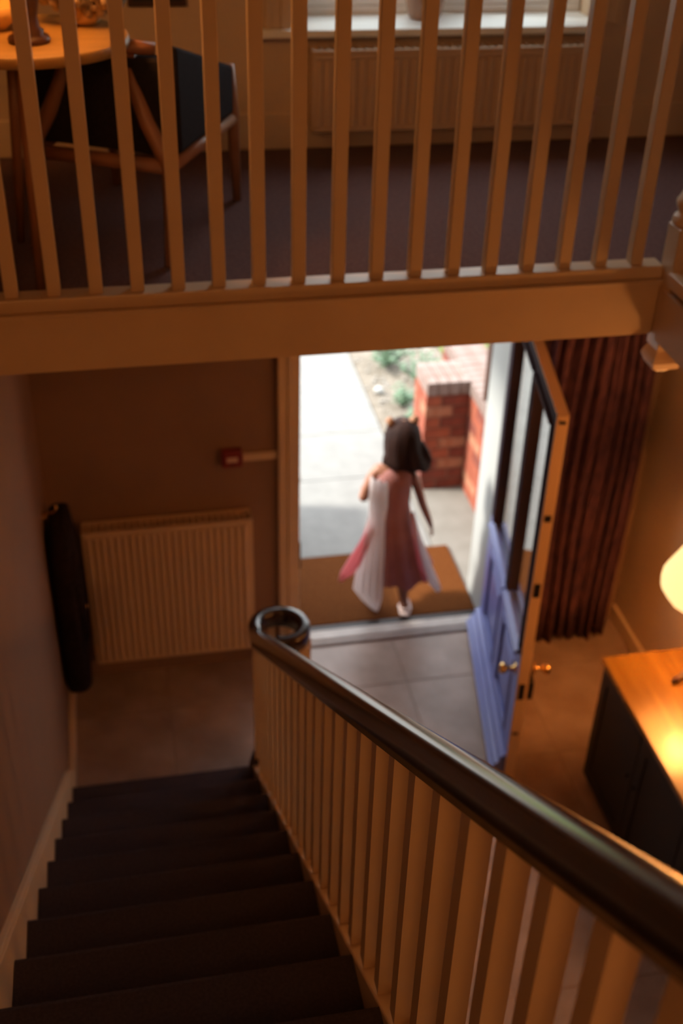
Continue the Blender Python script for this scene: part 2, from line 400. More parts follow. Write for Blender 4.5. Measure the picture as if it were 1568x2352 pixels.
# ================================================================== WINDOW
win = struct(empty('window_1', (1.31, 4.70, 3.10)), 'white framed window over the gallery radiator, bright with daylight', 'window')
def uw(o): o.location = (-1.31, -4.70, -3.10); return o
o = uw(MB().box(.56, 1.90, 4.475, 4.53, 3.076, 3.104).box(.701, 1.919, 4.53, 4.74, 3.062, 3.104).build('window_sill', 'white_in', win, .006))
cs = MB()
for x0, x1, y in ((.60, .625, 4.505), (.625, .66, 4.513), (.66, .70, 4.508)): cs.box(x0, x1, y, 4.53, 3.105, 4.66)
for x0, x1, y in ((1.92, 1.95, 4.508), (1.95, 1.985, 4.513), (1.985, 2.0, 4.505)): cs.box(x0, x1, y, 4.53, 3.105, 4.66)
uw(cs.box(.701, 1.919, 4.505, 4.53, 4.6, 4.66).build('window_casing', 'trim', win, .003))
fr = MB().box(.701, 1.919, 4.745, 4.795, 3.062, 3.135).box(.701, 1.919, 4.745, 4.795, 4.53, 4.60).box(.701, .75, 4.745, 4.795, 3.135, 4.53).box(1.87, 1.919, 4.745, 4.795, 3.135, 4.53).box(1.29, 1.33, 4.745, 4.795, 3.135, 4.53)
uw(fr.build('window_frame', 'white_in', win, .004))
for x0, x1 in ((.751, 1.289), (1.331, 1.869)):
    s_ = uw(MB().box(x0, x0 + .04, 4.75, 4.785, 3.136, 4.529).box(x1 - .04, x1, 4.75, 4.785, 3.136, 4.529).box(x0 + .04, x1 - .04, 4.75, 4.785, 3.136, 3.19).box(x0 + .04, x1 - .04, 4.75, 4.785, 4.48, 4.529).build('sash', 'white_in', win, .003))
    MB().box(x0 + .04, x1 - .04, 4.766, 4.770, 3.19, 4.48).build('pane', 'glass', s_)
pot = tag(empty('plant_pot', (1.245, 4.655, 3.1045)), 'brown glazed pot standing on the white window sill', 'pot')
MB().lathe([(.055, 0), (.065, .012), (.078, .08), (.084, .16), (.088, .165), (.088, .185), (.076, .185), (.072, .15)], (0, 0, 0), 22).build('pot', 'terracotta', pot)
lf = MB()
for i in range(22):
    a = random.uniform(0, 2 * PI); t = random.uniform(.3, 1.1); L = random.uniform(.14, .24)
    d = Vector((math.cos(a) * math.sin(t), math.sin(a) * math.sin(t) * .5, math.cos(t))); sd = d.cross(Vector((0, 0, 1))).normalized() * .013
    p0 = Vector((0, 0, .16)); lf._add([tuple(p0), tuple(p0 + d * L * .5 + sd), tuple(p0 + d * L), tuple(p0 + d * L * .5 - sd)], [(0, 1, 2, 3)])
lf.build('foliage', 'leaf', pot)

# ================================================================== RADIATORS
def radiator(name, x0, x1, yf, yb, z0, z1, label, valve_side):
    r = tag(empty(name, ((x0 + x1) / 2, yb, z0)), label, 'radiator')
    off = (-(x0 + x1) / 2, -yb, -z0)
    def u(o): o.location = off; return o
    n = int(round((x1 - x0 - .03) / .0333)); p = (x1 - x0 - .03) / n; poly = []
    for i in range(n):
        a = x0 + .015 + i * p
        poly += [(a, yf + .010), (a + p * .18, yf), (a + p * .52, yf), (a + p * .70, yf + .010)]
    poly = [(x0, yf + .010)] + poly + [(x1, yf + .010), (x1, yf + .022), (x0, yf + .022)]
    u(MB().prism(poly, 'z', z0 + .02, z1 - .035).build('front_panel', 'rad', r))
    u(MB().box(x0, x1, yf + .004, yf + .024, z1 - .0345, z1 - .012).build('top_rail', 'rad', r, .006))
    u(MB().box(x0, x1, yf + .004, yf + .024, z0, z0 + .0195).build('bottom_rail', 'rad', r, .006))
    u(MB().box(x0, x1, yb - .022, yb - .004, z0, z1 - .012).build('back_panel', 'rad', r))
    gl = MB().box(x0, x1, yf + .002, yf + .014, z1 - .0115, z1).box(x0, x1, yb - .014, yb - .002, z1 - .0115, z1)
    k = int((x1 - x0) / .03)
    for i in range(k + 1):
        a = x0 + (x1 - x0 - .006) * i / k; gl.box(a, a + .006, yf + .014, yb - .014, z1 - .010, z1 - .002)
    u(gl.build('top_grille', 'rad', r))
    for a in (x0 - .003, x1 - .001): u(MB().box(a, a + .004, yf + .012, yb - .006, z0 + .01, z1 - .012).build('side_panel', 'rad', r))
    vx = x1 + .03 if valve_side > 0 else x0 - .03
    u(MB().tube([(vx - .028 * valve_side, yb - .05, z0 + .03), (vx, yb - .05, z0 + .03)], .009).tube([(vx, yb - .05, z0 - .088), (vx, yb - .05, z0 + .03)], .009).lathe([(.016, .03), (.019, .035), (.019, .085), (.012, .092)], (vx, yb - .05, z0), 12).build('valve', 'pale', r))
    return r
radiator('radiator', .765, 1.885, 4.395, 4.505, 2.748, 3.048, 'long low fluted radiator under the gallery window', 1)
radiator('radiator', -.285, .50, 4.425, 4.53, .16, .955, 'tall fluted radiator on the hall wall left of the open door', 1)

# fire call point and trunking beside it
cp = tag(empty('fire_call_point', (.424, WY, 1.24)), 'small red fire alarm call point on the wall left of the door', 'fire alarm')
MB().box(-.047, .047, -.038, -.001, -.045, .045).build('housing', 'red', cp, .008)
MB().box(-.026, .026, -.042, -.0385, -.014, .013).build('break_plate', 'pale', cp, .002)
MB().box(-.005, .005, -.041, -.0385, -.032, -.024).build('keyhole', 'iron', cp)
tk = MB().box(.476, .636, WY - .016, WY - .0005, 1.212, 1.252).build('cable_trunking', 'wall', None, .003)
tag(tk, 'short pale cable trunking between the red call point and door surround', 'trunking')

# ================================================================== FRONT DOOR LEAF
HX, HY = 1.738, 4.59
FXY = Vector((1.543, 3.52)); HXY = Vector((HX, HY)); dv = (FXY - HXY).normalized()
ang = math.atan2(dv.y, dv.x)     # local +x runs hinge -> free edge ; local +y = to the outer(blue) face?
door = tag(empty('door_1', (HX, HY, 0), ang), 'open blue front door with two tall glazed panels and brass handles', 'door', kind='structure')
# local frame: x = s along leaf, y: left normal.  dv points to -Y, so local +y = +X side (inner face); blue face = -y
LW, LH, T = 1.10, 1.945, .046
Z0 = .012
PA, PB = (.11, .60), (.655, 1.04); ZG0, ZG1 = .77, 1.87
def dbox(x0, x1, z0, z1, y0=0, y1=T): return (x0, x1, y0, y1, z0, z1)
stl = MB()
for a in ((0, PA[0], Z0 + .74, LH), (PA[1], PB[0], ZG0, ZG1), (PB[1], LW - .006, Z0 + .74, LH), (PA[0], PA[1], ZG1, LH), (PA[1], PB[0], ZG1, LH), (PB[0], PB[1], ZG1, LH)): stl.box(*dbox(*a))
stl.build('glazing_frame', 'navy', door)
lo = MB()
lo.box(*dbox(0, LW - .006, Z0, .20)); lo.box(*dbox(0, .13, .20, .7515)); lo.box(*dbox(.50, .62, .20, .7515)); lo.box(*dbox(.97, LW - .006, .20, .7515)); lo.box(*dbox(.13, .50, .62, .7515)); lo.box(*dbox(.62, .97, .62, .7515))
lo.box(.131, .499, .012, T - .012, .201, .619).box(.621, .969, .012, T - .012, .201, .619)
lo.build('lower_leaf', 'blue', door, .003)
for x0, x1 in ((.13, .50), (.62, .97)):
    mo = MB().box(x0, x1, -.006, .011, .605, .625).box(x0, x1, -.006, .011, .195, .215).box(x0, x0 + .02, -.006, .011, .215, .605).box(x1 - .02, x1, -.006, .011, .215, .605)
    mo.build('panel_moulding', 'blue', door, .004)
    MB().box(x0 + .06, x1 - .06, .002, .0115, .27, .55).build('raised_panel', 'blue', door, .006)
for (x0, x1) in (PA, PB):
    MB().box(x0, x1, .019, .025, ZG0 + .001, ZG1 - .001).build('pane', 'glass', door)
    fz = MB().box(x0 - .02, x0 + .004, -.008, -.0005, ZG0 - .02, ZG1 + .02).box(x1 - .004, x1 + .02, -.008, -.0005, ZG0 - .02, ZG1 + .02).box(x0, x1, -.014, -.0005, ZG1, ZG1 + .02)
    fz.build('glazing_bead', 'navy', door, .004)
    MB().prism([(-.026, ZG0 - .03), (-.026, ZG0 - .018), (-.0005, ZG0 + .004), (-.0005, ZG0 - .03)], 'x', x0 - .02, x1 + .02).build('glazing_ledge', 'blue', door)
wb = MB().prism([(-.0006, .03), (-.066, .03), (-.066, .048), (-.052, .058), (-.048, .082), (-.030, .094), (-.026, .122), (-.006, .140), (-.0006, .140)], 'x', .0, LW - .02)
o = wb.build('weatherboard', 'blue', door); o['label'] = 'stepped blue weather bar along the door foot'
eg = MB().box(LW - .0055, LW, 0, T, Z0, LH).build('free_edge', 'edge', door, .001, 1); eg['label'] = 'cream painted free edge of the door'
MB().box(0, LW - .006, T + .0005, T + .004, Z0, ZG0).build('inner_skin', 'edge', door)
# lock faceplates on the free edge
for z, h in ((1.915, .012), (1.48, .03), (1.12, .07), (.555, .09), (.30, .015)):
    MB().box(LW + .0005, LW + .003, .010, .036, z - h / 2, z + h / 2).build('lock_plate', 'iron', door)
lb = MB().box(LW - .14, LW - .01, T + .0045, T + .032, .50, .60).build('rim_lock', 'iron', door, .004)
def lever(ysign, name, z=.60):
    y0 = -.0006 if ysign < 0 else T + .0325
    hb = MB().lathe([(.026, 0), (.026, .004), (.010, .006), (.010, .035), (.018, .04), (.026, .052), (.024, .066), (.012, .072)], (0, 0, 0), 14)
    o = hb.build(name, 'brass', door)
    o.location = (LW - .07, y0, z); o.rotation_euler = (PI / 2 if ysign < 0 else -PI / 2, 0, 0)
    return o
lever(-1, 'door_knob', .63); lever(1, 'door_knob', .63)
tp = MB().box(0, LW - .006, 0, T, LH + .0005, LH + .004).build('top_edge', 'edge', door); tp['label'] = 'cream painted top edge of the door'

# ================================================================== CURTAIN
cu = MB(); N = 120; rings = []
for z in [.02, .3, .7, 1.1, 1.5, 1.9, 2.2, 2.40]:
    row = []
    for i in range(N + 1):
        t = i / N; x = 1.86 + t * .53 + .012 * math.sin(3 * z + 5 * t)
        amp = .030 + .008 * math.sin(9 * t) ; ph = 2 * PI * (9.5 * t + .25 * math.sin(7 * t)) + .35 * math.sin(1.7 * z + 3 * t)
        row.append((x, 4.42 + amp * math.sin(ph) + .012 * math.sin(2.3 * ph + z), z + (.012 * math.sin(ph * .5) if z < .1 else 0)))
    rings.append(row)
cu.loft(rings, closed=False, cap=False)
curt = empty('curtain', (2.12, 4.42, 2.42)); tag(curt, 'heavy dark red woven curtain hanging beside the blue door', 'curtain')
o = cu.build('cloth', 'curtain', curt); o.location = (-2.12, -4.42, -2.42); md = o.modifiers.new('solid', 'SOLIDIFY'); md.thickness = .004
MB().tube([(1.82 - 2.12, 0, .01), (2.42 - 2.12, 0, .01)], .012).build('curtain_pole', 'darkwood', curt)
r0_ = MB().tube([(0, .019 * math.cos(a), .019 * math.sin(a)) for a in [2 * PI * k / 10 for k in range(11)]], .003, 5).build('curtain_ring', 'brass', curt)
r0_.location = (-.25, 0, .01)
for i in range(1, 10): inst(r0_, 'curtain_ring', (-.25 + .053 * i, 0, .01), curt)

# ================================================================== COAT ON THE LEFT WALL
ct = tag(empty('coat', (-.432, 4.30, 1.16)), 'dark coat hanging from a wall hook in the corner left of the hall radiator', 'coat')
cb = MB(); rings = []
for z, y0, y1, dp in ((-.92, -.14, .15, .07), (-.90, -.165, .172, .10), (-.60, -.165, .172, .105), (-.30, -.165, .172, .100), (-.10, -.155, .165, .092), (-.03, -.13, .14, .08), (.0, -.06, .06, .05)):
    r = []
    for i in range(32):
        a = 2 * PI * i / 32; f = 1 + .06 * math.sin(5 * a + z * 3); sg = lambda t: math.copysign(abs(t) ** .55, t)
        yy = (y0 + y1) / 2 + (y1 - y0) / 2 * sg(math.cos(a)); xx = .066 + dp * .6 * sg(math.sin(a)) * f
        r.append((max(.004, xx), yy, z))
    rings.append(r)
cb.loft(rings).build('body', 'coat', ct)
for s in (-1, 1):
    MB().tube([(.085, s * .085, -.08), (.105, s * .12, -.22), (.112, s * .115, -.42), (.115, s * .105, -.62)], [.028, .036, .032, .030], 10).build('sleeve', 'coat', ct)
MB().lathe([(.004, 0), (.012, .002), (.012, .007), (.004, .009)], (0, 0, 0), 12).build('button', 'brass', ct).location = (.134, -.0, -.52)
bt = bpy.data.objects['button']; bt.rotation_euler = (0, PI / 2, 0)
MB().tube([(.0006, 0, .015), (.05, 0, .015), (.062, 0, .03), (.062, 0, .05)], .006).lathe([(.02, 0), (.02, .004)], (.0, 0, .0), 12).build('hook', 'brass', ct)

# ================================================================== DESK AND LAMP
dk = tag(empty('sideboard', (2.19, 2.95, 0)), 'long sideboard with orange polished wood top and black painted body under the lamp', 'sideboard')
def ud(o): o.location = (-2.19, -2.95, 0); return o
X0, X1, YA, YB, ZT = 1.90, 2.475, 1.75, 3.45, .75
ud(MB().box(X0 - .012, X1 + .0, YA - .012, YB + .012, ZT - .028, ZT).build('worktop', 'wood', dk, .005))
ud(MB().box(X0 + .014, X1 - .01, YA + .01, YB - .01, .06, ZT - .0285).box(X0 + .03, X1 - .02, YA + .03, YB - .03, 0, .06).build('carcass', 'black', dk))
n = 4; wd = (YB - YA - .03) / n
for i in range(n):
    a = YA + .015 + i * wd
    d_ = MB().box(X0, X0 + .0135, a + .004, a + wd - .004, .07, ZT - .036)
    d_.box(X0 - .006, X0, a + .004, a + .06, .07, ZT - .036).box(X0 - .006, X0, a + wd - .06, a + wd - .004, .07, ZT - .036).box(X0 - .006, X0, a + .06, a + wd - .06, .07, .13).box(X0 - .006, X0, a + .06, a + wd - .06, ZT - .096, ZT - .036)
    dd = ud(d_.build('cupboard_door', 'black', dk))
    MB().ball((X0 - .016, a + (.035 if i % 2 else wd - .035), .45), .010).build('knob', 'iron', dd)

LX, LY = 2.265, 3.30
lp = tag(empty('table_lamp', (LX, LY, ZT + .0005)), 'lit table lamp with cream shade on the sideboard by the right wall', 'lamp')
MB().lathe([(.030, .05), (.034, .058), (.022, .07), (.016, .10), (.024, .14), (.028, .17), (.016, .20), (.012, .26), (.016, .30), (.012, .34), (.010, .415)], (0, 0, 0), 16).build('column', 'darkwood', lp)
for a in (200, 320, 80):
    a = math.radians(a); c, s = math.cos(a), math.sin(a)
    MB().tube([(.02 * c, .02 * s, .075), (.06 * c, .06 * s, .06), (.12 * c, .12 * s, .022), (.15 * c, .15 * s, .014)], [.016, .015, .012, .014], 8).build('foot', 'darkwood', lp)
sh = MB(); n = 24
def sring(r, z, pt): return [(r * (1 + pt * (1 if i % 2 else -1)) * math.cos(2 * PI * i / n), r * (1 + pt * (1 if i % 2 else -1)) * math.sin(2 * PI * i / n), z) for i in range(n)]
sh.loft([sring(.205, .415, .012), sring(.232, .432, .010), sring(.242, .458, .008), sring(.228, .495, .006), sring(.17, .62, .004), sring(.115, .72, .003)], True, False)
o = sh.build('lamp_shade', 'shade', lp)
MB().lathe([(.006, .415), (.006, .48), (.016, .49), (.03, .53), (.026, .56), (.008, .575)], (0, 0, 0), 12).build('bulb', 'bulb', lp)
pL = point('lamp_light', (LX, LY, ZT + .45), 12, WARM, .06)
pU = point('lamp_light', (LX, LY, ZT + .68), 22, WARM, .06)

# ================================================================== GALLERY FURNITURE
TZ = 3.317
tc = (-.20, 3.47)
tbl = tag(empty('round_table', (tc[0], tc[1], F2)), 'small round pale wooden table on splayed legs behind the gallery balusters', 'table')
MB().lathe([(.24, .625), (.275, .632), (.28, .645), (.276, .66), (.27, .66)], (0, 0, 0), 40).build('tabletop', 'tabletop', tbl)
for a in (120, 190, 260):
    a = math.radians(a); c, s = math.cos(a), math.sin(a)
    MB().tube([(.10 * c, .10 * s, .625), (.21 * c, .21 * s, .0)], [.019, .013], 10).build('leg', 'midwood', tbl)
tl = tag(empty('turned_lamp', (-.19, 3.385, TZ + .0005)), 'dark turned wooden lamp on the round gallery table', 'lamp')
MB().lathe([(.054, 0), (.057, .007), (.054, .016), (.040, .02), (.042, .03), (.032, .04), (.028, .065), (.033, .085), (.038, .115), (.032, .14), (.024, .145), (.030, .155), (.024, .165), (.032, .19), (.036, .22), (.024, .26), (.014, .30), (.012, .36)], (0, 0, 0), 22).build('base', 'darkwood', tl)
MB().loft([sring(.16, .36, 0), sring(.10, .56, 0)], True, False).build('lamp_shade', 'shade', tl)
MB().lathe([(.006, .36), (.02, .40), (.02, .44), (.006, .46)], (0, 0, 0), 10).build('bulb', 'bulb', tl)
point('gallery_lamp_light', (-.19, 3.385, TZ + .37), 9, WARM, .05)
vs = tag(empty('flower_vase', (-.04, 3.60, TZ + .0005)), 'vase of pale dried blossoms at the back of the round table', 'vase')
MB().lathe([(.03, 0), (.042, .008), (.046, .022), (.036, .036), (.032, .04), (.036, .044)], (0, 0, 0), 18).build('vase', 'ceramic', vs)
fl = MB()
for i in range(230):
    p = Vector((random.gauss(0, 1), random.gauss(0, 1), random.gauss(0, 1))).normalized() * random.uniform(.75, 1)
    fl.ball((p.x * .13, p.y * .10, .095 + p.z * .072), random.uniform(.011, .019), 6, 4)
fl.build('blossoms', 'bloom', vs)['kind'] = 'stuff'
bw = tag(empty('bowl', (-.285, 3.545, TZ + .0005)), 'amber bowl on the round table left of the turned lamp', 'bowl')
MB().lathe([(.03, 0), (.035, .006), (.06, .03), (.075, .065), (.071, .065), (.055, .032), (.02, .010)], (0, 0, 0), 24).build('bowl', 'ceramic', bw)

# armchair (its back towards the camera)
chx, chy = .168, 3.43
u = Vector((-.882, .472, 0)); v = Vector((.434, .901, 0))
ach = tag(empty('armchair', (chx, chy, F2)), 'low wooden armchair with charcoal upholstery beside the round table', 'chair')
def L(a, b_, z): return tuple(u * a + v * b_ + Vector((0, 0, z)))
Wd, Dp = .46, .56
def bar(pts, r, name, m='midwood'):
    return MB().tube(pts, r, 8).build(name, m, ach)
bar([L(.13, .05, .60), L(.115, .03, .51), L(.07, .01, .41), L(.015, 0, .32), L(0, 0, .28), L(.0, -.02, .12), L(0, -.05, .0)], [.018, .022, .024, .025, .025, .020, .015], 'back_leg')
bar([L(Wd - .13, .05, .60), L(Wd - .115, .03, .51), L(Wd - .07, .01, .41), L(Wd - .015, 0, .32), L(Wd, 0, .28), L(Wd, -.02, .12), L(Wd, -.05, .0)], [.018, .022, .024, .025, .025, .020, .015], 'back_leg')
bar([L(.01, Dp, .46), L(0, Dp, .3), L(0, Dp + .02, .0)], [.018, .022, .015], 'front_leg')
bar([L(Wd - .01, Dp, .46), L(Wd, Dp, .3), L(Wd, Dp + .02, .0)], [.018, .022, .015], 'front_leg')
bar([L(.02, 0, .29), L(Wd - .02, 0, .29)], .023, 'back_rail')
bar([L(0, .02, .29), L(0, Dp - .02, .29)], .021, 'side_rail'); bar([L(Wd, .02, .29), L(Wd, Dp - .02, .29)], .021, 'side_rail'); bar([L(.02, Dp, .29), L(Wd - .02, Dp, .29)], .021, 'front_rail')
bar([L(.055, .07, .605), L(.12, .042, .612), L(Wd / 2, .028, .615), L(Wd - .12, .042, .612), L(Wd - .055, .07, .605)], [.018, .022, .023, .022, .018], 'top_rail')
def cbox(a0, a1, b0, b1, z0, z1, name):
    p = [L(a, b_, z) for z in (z0, z1) for b_ in (b0, b1) for a in (a0, a1)]
    mb = MB(); mb._add(p, [(0, 2, 3, 1), (4, 5, 7, 6), (0, 1, 5, 4), (2, 6, 7, 3), (0, 4, 6, 2), (1, 3, 7, 5)])
    return mb.build(name, 'fabric', ach, .012, 2)
cbox(.028, Wd - .028, .045, Dp - .02, .315, .43, 'seat_cushion')
cbox(.028, Wd - .028, .035, .10, .435, .585, 'back_pad')
cbox(.028, Wd - .028, .022, .034, .315, .585, 'back_cover')
for a0 in (-.018, Wd - .022):
    p = [L(a_, b_, z_) for a_ in (a0, a0 + .04) for b_, z_ in ((.05, .315), (Dp - .03, .315), (Dp - .03, .465), (.05, .625))]
    MB()._add(p, [(0, 1, 2, 3), (7, 6, 5, 4), (0, 4, 5, 1), (1, 5, 6, 2), (2, 6, 7, 3), (3, 7, 4, 0)]).build('arm_panel', 'fabric', ach, .012, 2)

pic = tag(empty('picture', (.21, WY - .02, 3.186)), 'dark framed picture on the gallery wall left of the window', 'picture')
MB().box(-.105, .105, -.02, -.0006, 0, .30).build('frame', 'darkwood', pic, .004)
MB().box(-.088, .088, -.0225, -.0205, .017, .283).build('canvas', 'art', pic)

# ================================================================== OUTSIDE
ground = struct(MB().box(-14, 16, 4.80, 30, -.30, -.060).build('ground', 'soil'), 'earth around the path outside the door', 'ground')
path = struct(MB().box(-1.5, 1.68, 4.69, 12, -.0595, -.016).build('path', 'mortar'), 'pale concrete slab path leading away from the front door', 'path')
sl = {}
rows = [(4.69, 5.36, 'porch'), (5.36, 6.175, 'concrete'), (6.175, 6.75, 'concrete')] + [(6.75 + .6 * i, 7.35 + .6 * i, 'concrete') for i in range(8)]
for j, (ya, yb, m) in enumerate(rows):
    xs = [-1.5, -.6, .3, 1.02, 1.68] if j % 2 == 0 else [-1.5, -1.05, -.15, .60, 1.68]
    for i in range(len(xs) - 1):
        w, d = round(xs[i + 1] - xs[i], 3), round(yb - ya, 3)
        if (w, d, m) not in sl:
            o = MB().box(.003, w - .003, .003, d - .003, -.0155, -.004).build('paving_slab', m, path); o.location = (xs[i], ya, 0); sl[(w, d, m)] = o
        else: inst(sl[(w, d, m)], 'paving_slab', (xs[i], ya, 0), path)
# porch floor right of the path, up to the brick wall
struct(MB().box(1.683, 2.6, 4.81, 6.30, -.0595, -.004).build('porch_floor', 'porch'), 'grey concrete porch floor in front of the brick pier', 'porch floor')
# white cheeks of the porch
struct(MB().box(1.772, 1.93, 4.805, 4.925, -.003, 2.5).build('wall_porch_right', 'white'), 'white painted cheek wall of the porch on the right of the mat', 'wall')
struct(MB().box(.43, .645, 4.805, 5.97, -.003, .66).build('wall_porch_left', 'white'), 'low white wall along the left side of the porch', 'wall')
# white outer lining of the door opening
struct(MB().box(1.764, 1.7715, 4.64, 4.80, -.003, 2.02).build('trim_7', 'white'), 'white outer door jamb beside the hinges', 'door jamb')
# door mat
dm = tag(MB().box(0, .99, 0, .615, 0, .018).build('door_mat', 'coir', None, .006), 'large rectangular brown coir mat under the girl outside the door', 'mat')
dm.location = (.775, 4.725, -.0035)

# ---- bricks
bn = 0
def brick(name, dx, dy, dz, loc, parent, key={}):
    m = random.choice(['brick', 'brick', 'brick_b', 'brick_b', 'brick_c']) if name != 'coping_brick' else 'coping'
    kk = (round(dx, 3), round(dy, 3), round(dz, 3), m)
    if kk not in key:
        o = MB().box(-dx / 2, dx / 2, -dy / 2, dy / 2, 0, dz).build(name, m, parent); key[kk] = o; o.location = loc
    else: o = inst(key[kk], name, loc, parent)
    return o
pier = tag(empty('brick_pier', (1.893, 6.105, -.0035)), 'square red brick pier with a pale weathered coping behind the girl', 'pier')
PW, PD, CH = .274, .27, .0755
MB().box(-PW / 2 + .006, PW / 2 - .006, -PD / 2 + .006, PD / 2 - .006, 0, 9 * CH).build('mortar_core', 'mortar', pier)
for c in range(9):
    z = c * CH + .001
    aw = .168 if c % 2 else .094
    for sy in (-1, 1):
        x0 = -PW / 2 + random.uniform(-.002, .002)
        ya = sy * (PD / 4 + .0025)
        brick('brick', aw, PD / 2 - .008, .065, (x0 + aw / 2, ya, z), pier)
        b2 = PW - aw - .010
        brick('brick', b2, PD / 2 - .008, .065, (x0 + aw + .010 + b2 / 2, ya, z), pier)
for i in range(4):
    brick('coping_brick', .062, PD + .012, .084, (-PW / 2 + .034 + i * .0687, 0, 9 * CH + .002 + random.uniform(0, .002)), pier)
MB().box(-PW / 2 + .006, PW / 2 - .006, -PD / 2 + .004, PD / 2 - .004, 9 * CH + .0005, 9 * CH + .076).build('coping_mortar', 'mortar', pier)
lw = tag(empty('brick_wall', (2.14, 4.95, -.0035)), 'low brick wall with sunlit coping running from the pier to the porch', 'wall')
LWL, LWW = 1.66, .215
MB().box(-LWW / 2 + .006, LWW / 2 - .006, .0, LWL - .006, 0, 9 * CH).build('mortar_core', 'mortar', lw)
for c in range(9):
    y = 0; first_l = .10 if c % 2 else .205; n_ = 0
    while y < LWL - .03:
        l = min(first_l if n_ == 0 else .205, LWL - y)
        for sx in (-1, 1): brick('brick', LWW / 2 - .008, l - .002, .065, (sx * (LWW / 4 + .0025), y + l / 2, c * CH + .001), lw)
        y += l + .010; n_ += 1
k = 0
while k * .072 < LWL - .04:
    brick('coping_brick', LWW + .012, .062, .084, (0, .034 + k * .072, 9 * CH + .002 + random.uniform(0, .002)), lw); k += 1
MB().box(-LWW / 2 + .004, LWW / 2 - .004, .003, LWL - .006, 9 * CH + .0005, 9 * CH + .076).build('coping_mortar', 'mortar', lw)
tag(MB().box(2.034, 2.080, 5.70, 5.744, .764, 2.55).build('porch_post', 'post', None, .004), 'slim dark brown post standing on the low brick wall', 'post')
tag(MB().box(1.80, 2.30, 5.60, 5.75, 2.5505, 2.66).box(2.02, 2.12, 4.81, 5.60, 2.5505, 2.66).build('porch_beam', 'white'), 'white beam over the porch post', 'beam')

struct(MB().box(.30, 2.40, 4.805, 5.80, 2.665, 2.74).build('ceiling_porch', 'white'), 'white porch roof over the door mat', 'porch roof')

# ---- flower bed, plants, lawn
bed = tag(MB().box(1.685, 2.4, 6.31, 9.5, -.0595, -.01).build('flower_bed', 'soil'), 'sandy flower bed along the right edge of the pale path', 'flower bed')
pb = MB()
for i in range(420):
    x, y = random.uniform(1.70, 2.38), random.uniform(6.33, 9.0); r = random.uniform(.008, .02)
    pb.ball((x, y, -.01 + r * .4), r, 6, 4, (1, 1, .6))
pbo = tag(pb.build('gravel', 'pebble'), 'scattered pale gravel on the flower bed', 'gravel', kind='stuff')
tag(MB().ball((1.775, 7.27, .022), .036, 12, 8, (1, 1, .8)).build('white_stone', 'white'), 'round white stone lying in the flower bed', 'stone')
def plant(x, y, h, n, m, label, spread=.6):
    p = tag(empty('garden_plant', (x, y, -.012)), label, 'plant')
    st = MB(); lv = MB()
    for i in range(n):
        a = random.uniform(0, 2 * PI); t = random.uniform(.05, spread); Ln = h * random.uniform(.6, 1)
        d = Vector((math.cos(a) * math.sin(t), math.sin(a) * math.sin(t), math.cos(t)))
        st.tube([(0, 0, 0), tuple(d * Ln)], .004, 4)
        for k in range(9):
            q = d * Ln * (.25 + .085 * k); aa = random.uniform(0, 2 * PI); e = Vector((math.cos(aa), math.sin(aa), random.uniform(-.1, .5))).normalized(); sd = e.cross(Vector((0, 0, 1))).normalized() * .014; l_ = random.uniform(.035, .07)
            lv._add([tuple(q), tuple(q + e * l_ * .5 + sd), tuple(q + e * l_), tuple(q + e * l_ * .5 - sd)], [(0, 1, 2, 3)])
    st.build('stems', m, p); lv.build('foliage', m, p)
plant(1.93, 7.70, .30, 26, 'leaf', 'large sage green bush at the far end of the flower bed', 1.0)
plant(2.12, 7.42, .26, 20, 'leaf', 'green bush in the flower bed behind the brick pier', .9)
plant(1.90, 7.06, .20, 12, 'leaf', 'loose green plant in the middle of the flower bed', .8)
plant(1.93, 6.80, .16, 9, 'leaf', 'low green plant in the flower bed beside the pier', .8)
plant(1.76, 6.62, .09, 6, 'leaf_b', 'tiny green seedling at the near end of the flower bed', .9)
lawn = tag(MB().box(2.41, 9, 6.9, 14, -.0595, -.005).build('lawn', 'grass'), 'bright green lawn beyond the brick pier', 'lawn')
gbm = MB()
for i in range(5000):
    x, y = random.uniform(2.42, 4.2), random.uniform(6.95, 10); h = random.uniform(.02, .05); a = random.uniform(0, PI)
    dx, dy = .003 * math.cos(a), .003 * math.sin(a); tx_, ty_ = random.uniform(-.015, .015), random.uniform(-.015, .015)
    gbm._add([(x - dx, y - dy, -.006), (x + dx, y + dy, -.006), (x + tx_, y + ty_, h)], [(0, 1, 2)])
tag(gbm.build('grass_blades', 'grass'), 'short grass growing on the lawn beyond the pier', 'grass', kind='stuff')

# ================================================================== GIRL
girl = tag(empty('girl', (1.355, 4.76, .0185)), 'girl in a pink and white dress stepping out over the door mat, seen from behind', 'person')
GO_ = Vector((1.355, 4.76, .0145))
def skin_mesh(verts, edges, sub=2):
    """verts: (x,y,z,r)"""
    me = bpy.data.meshes.new('tmp'); me.from_pydata([Vector(p[:3]) - GO_ for p in verts], edges, [])
    o = bpy.data.objects.new('tmp', me); COL.objects.link(o)
    sm = o.modifiers.new('skin', 'SKIN'); sm.use_smooth_shade = True
    for i, p in enumerate(verts):
        sv = me.skin_vertices[0].data[i]; r = p[3]; sv.radius = r if isinstance(r, tuple) else (r, r); sv.use_root = (i == 0)
    ss = o.modifiers.new('sub', 'SUBSURF'); ss.levels = sub; ss.render_levels = sub
    dg = bpy.context.evaluated_depsgraph_get(); ev = o.evaluated_get(dg)
    nm = bpy.data.meshes.new_from_object(ev, depsgraph=dg)
    bpy.data.objects.remove(o); return nm
def chain(pts, base=0): return [(base + i, base + i + 1) for i in range(len(pts) - 1)]
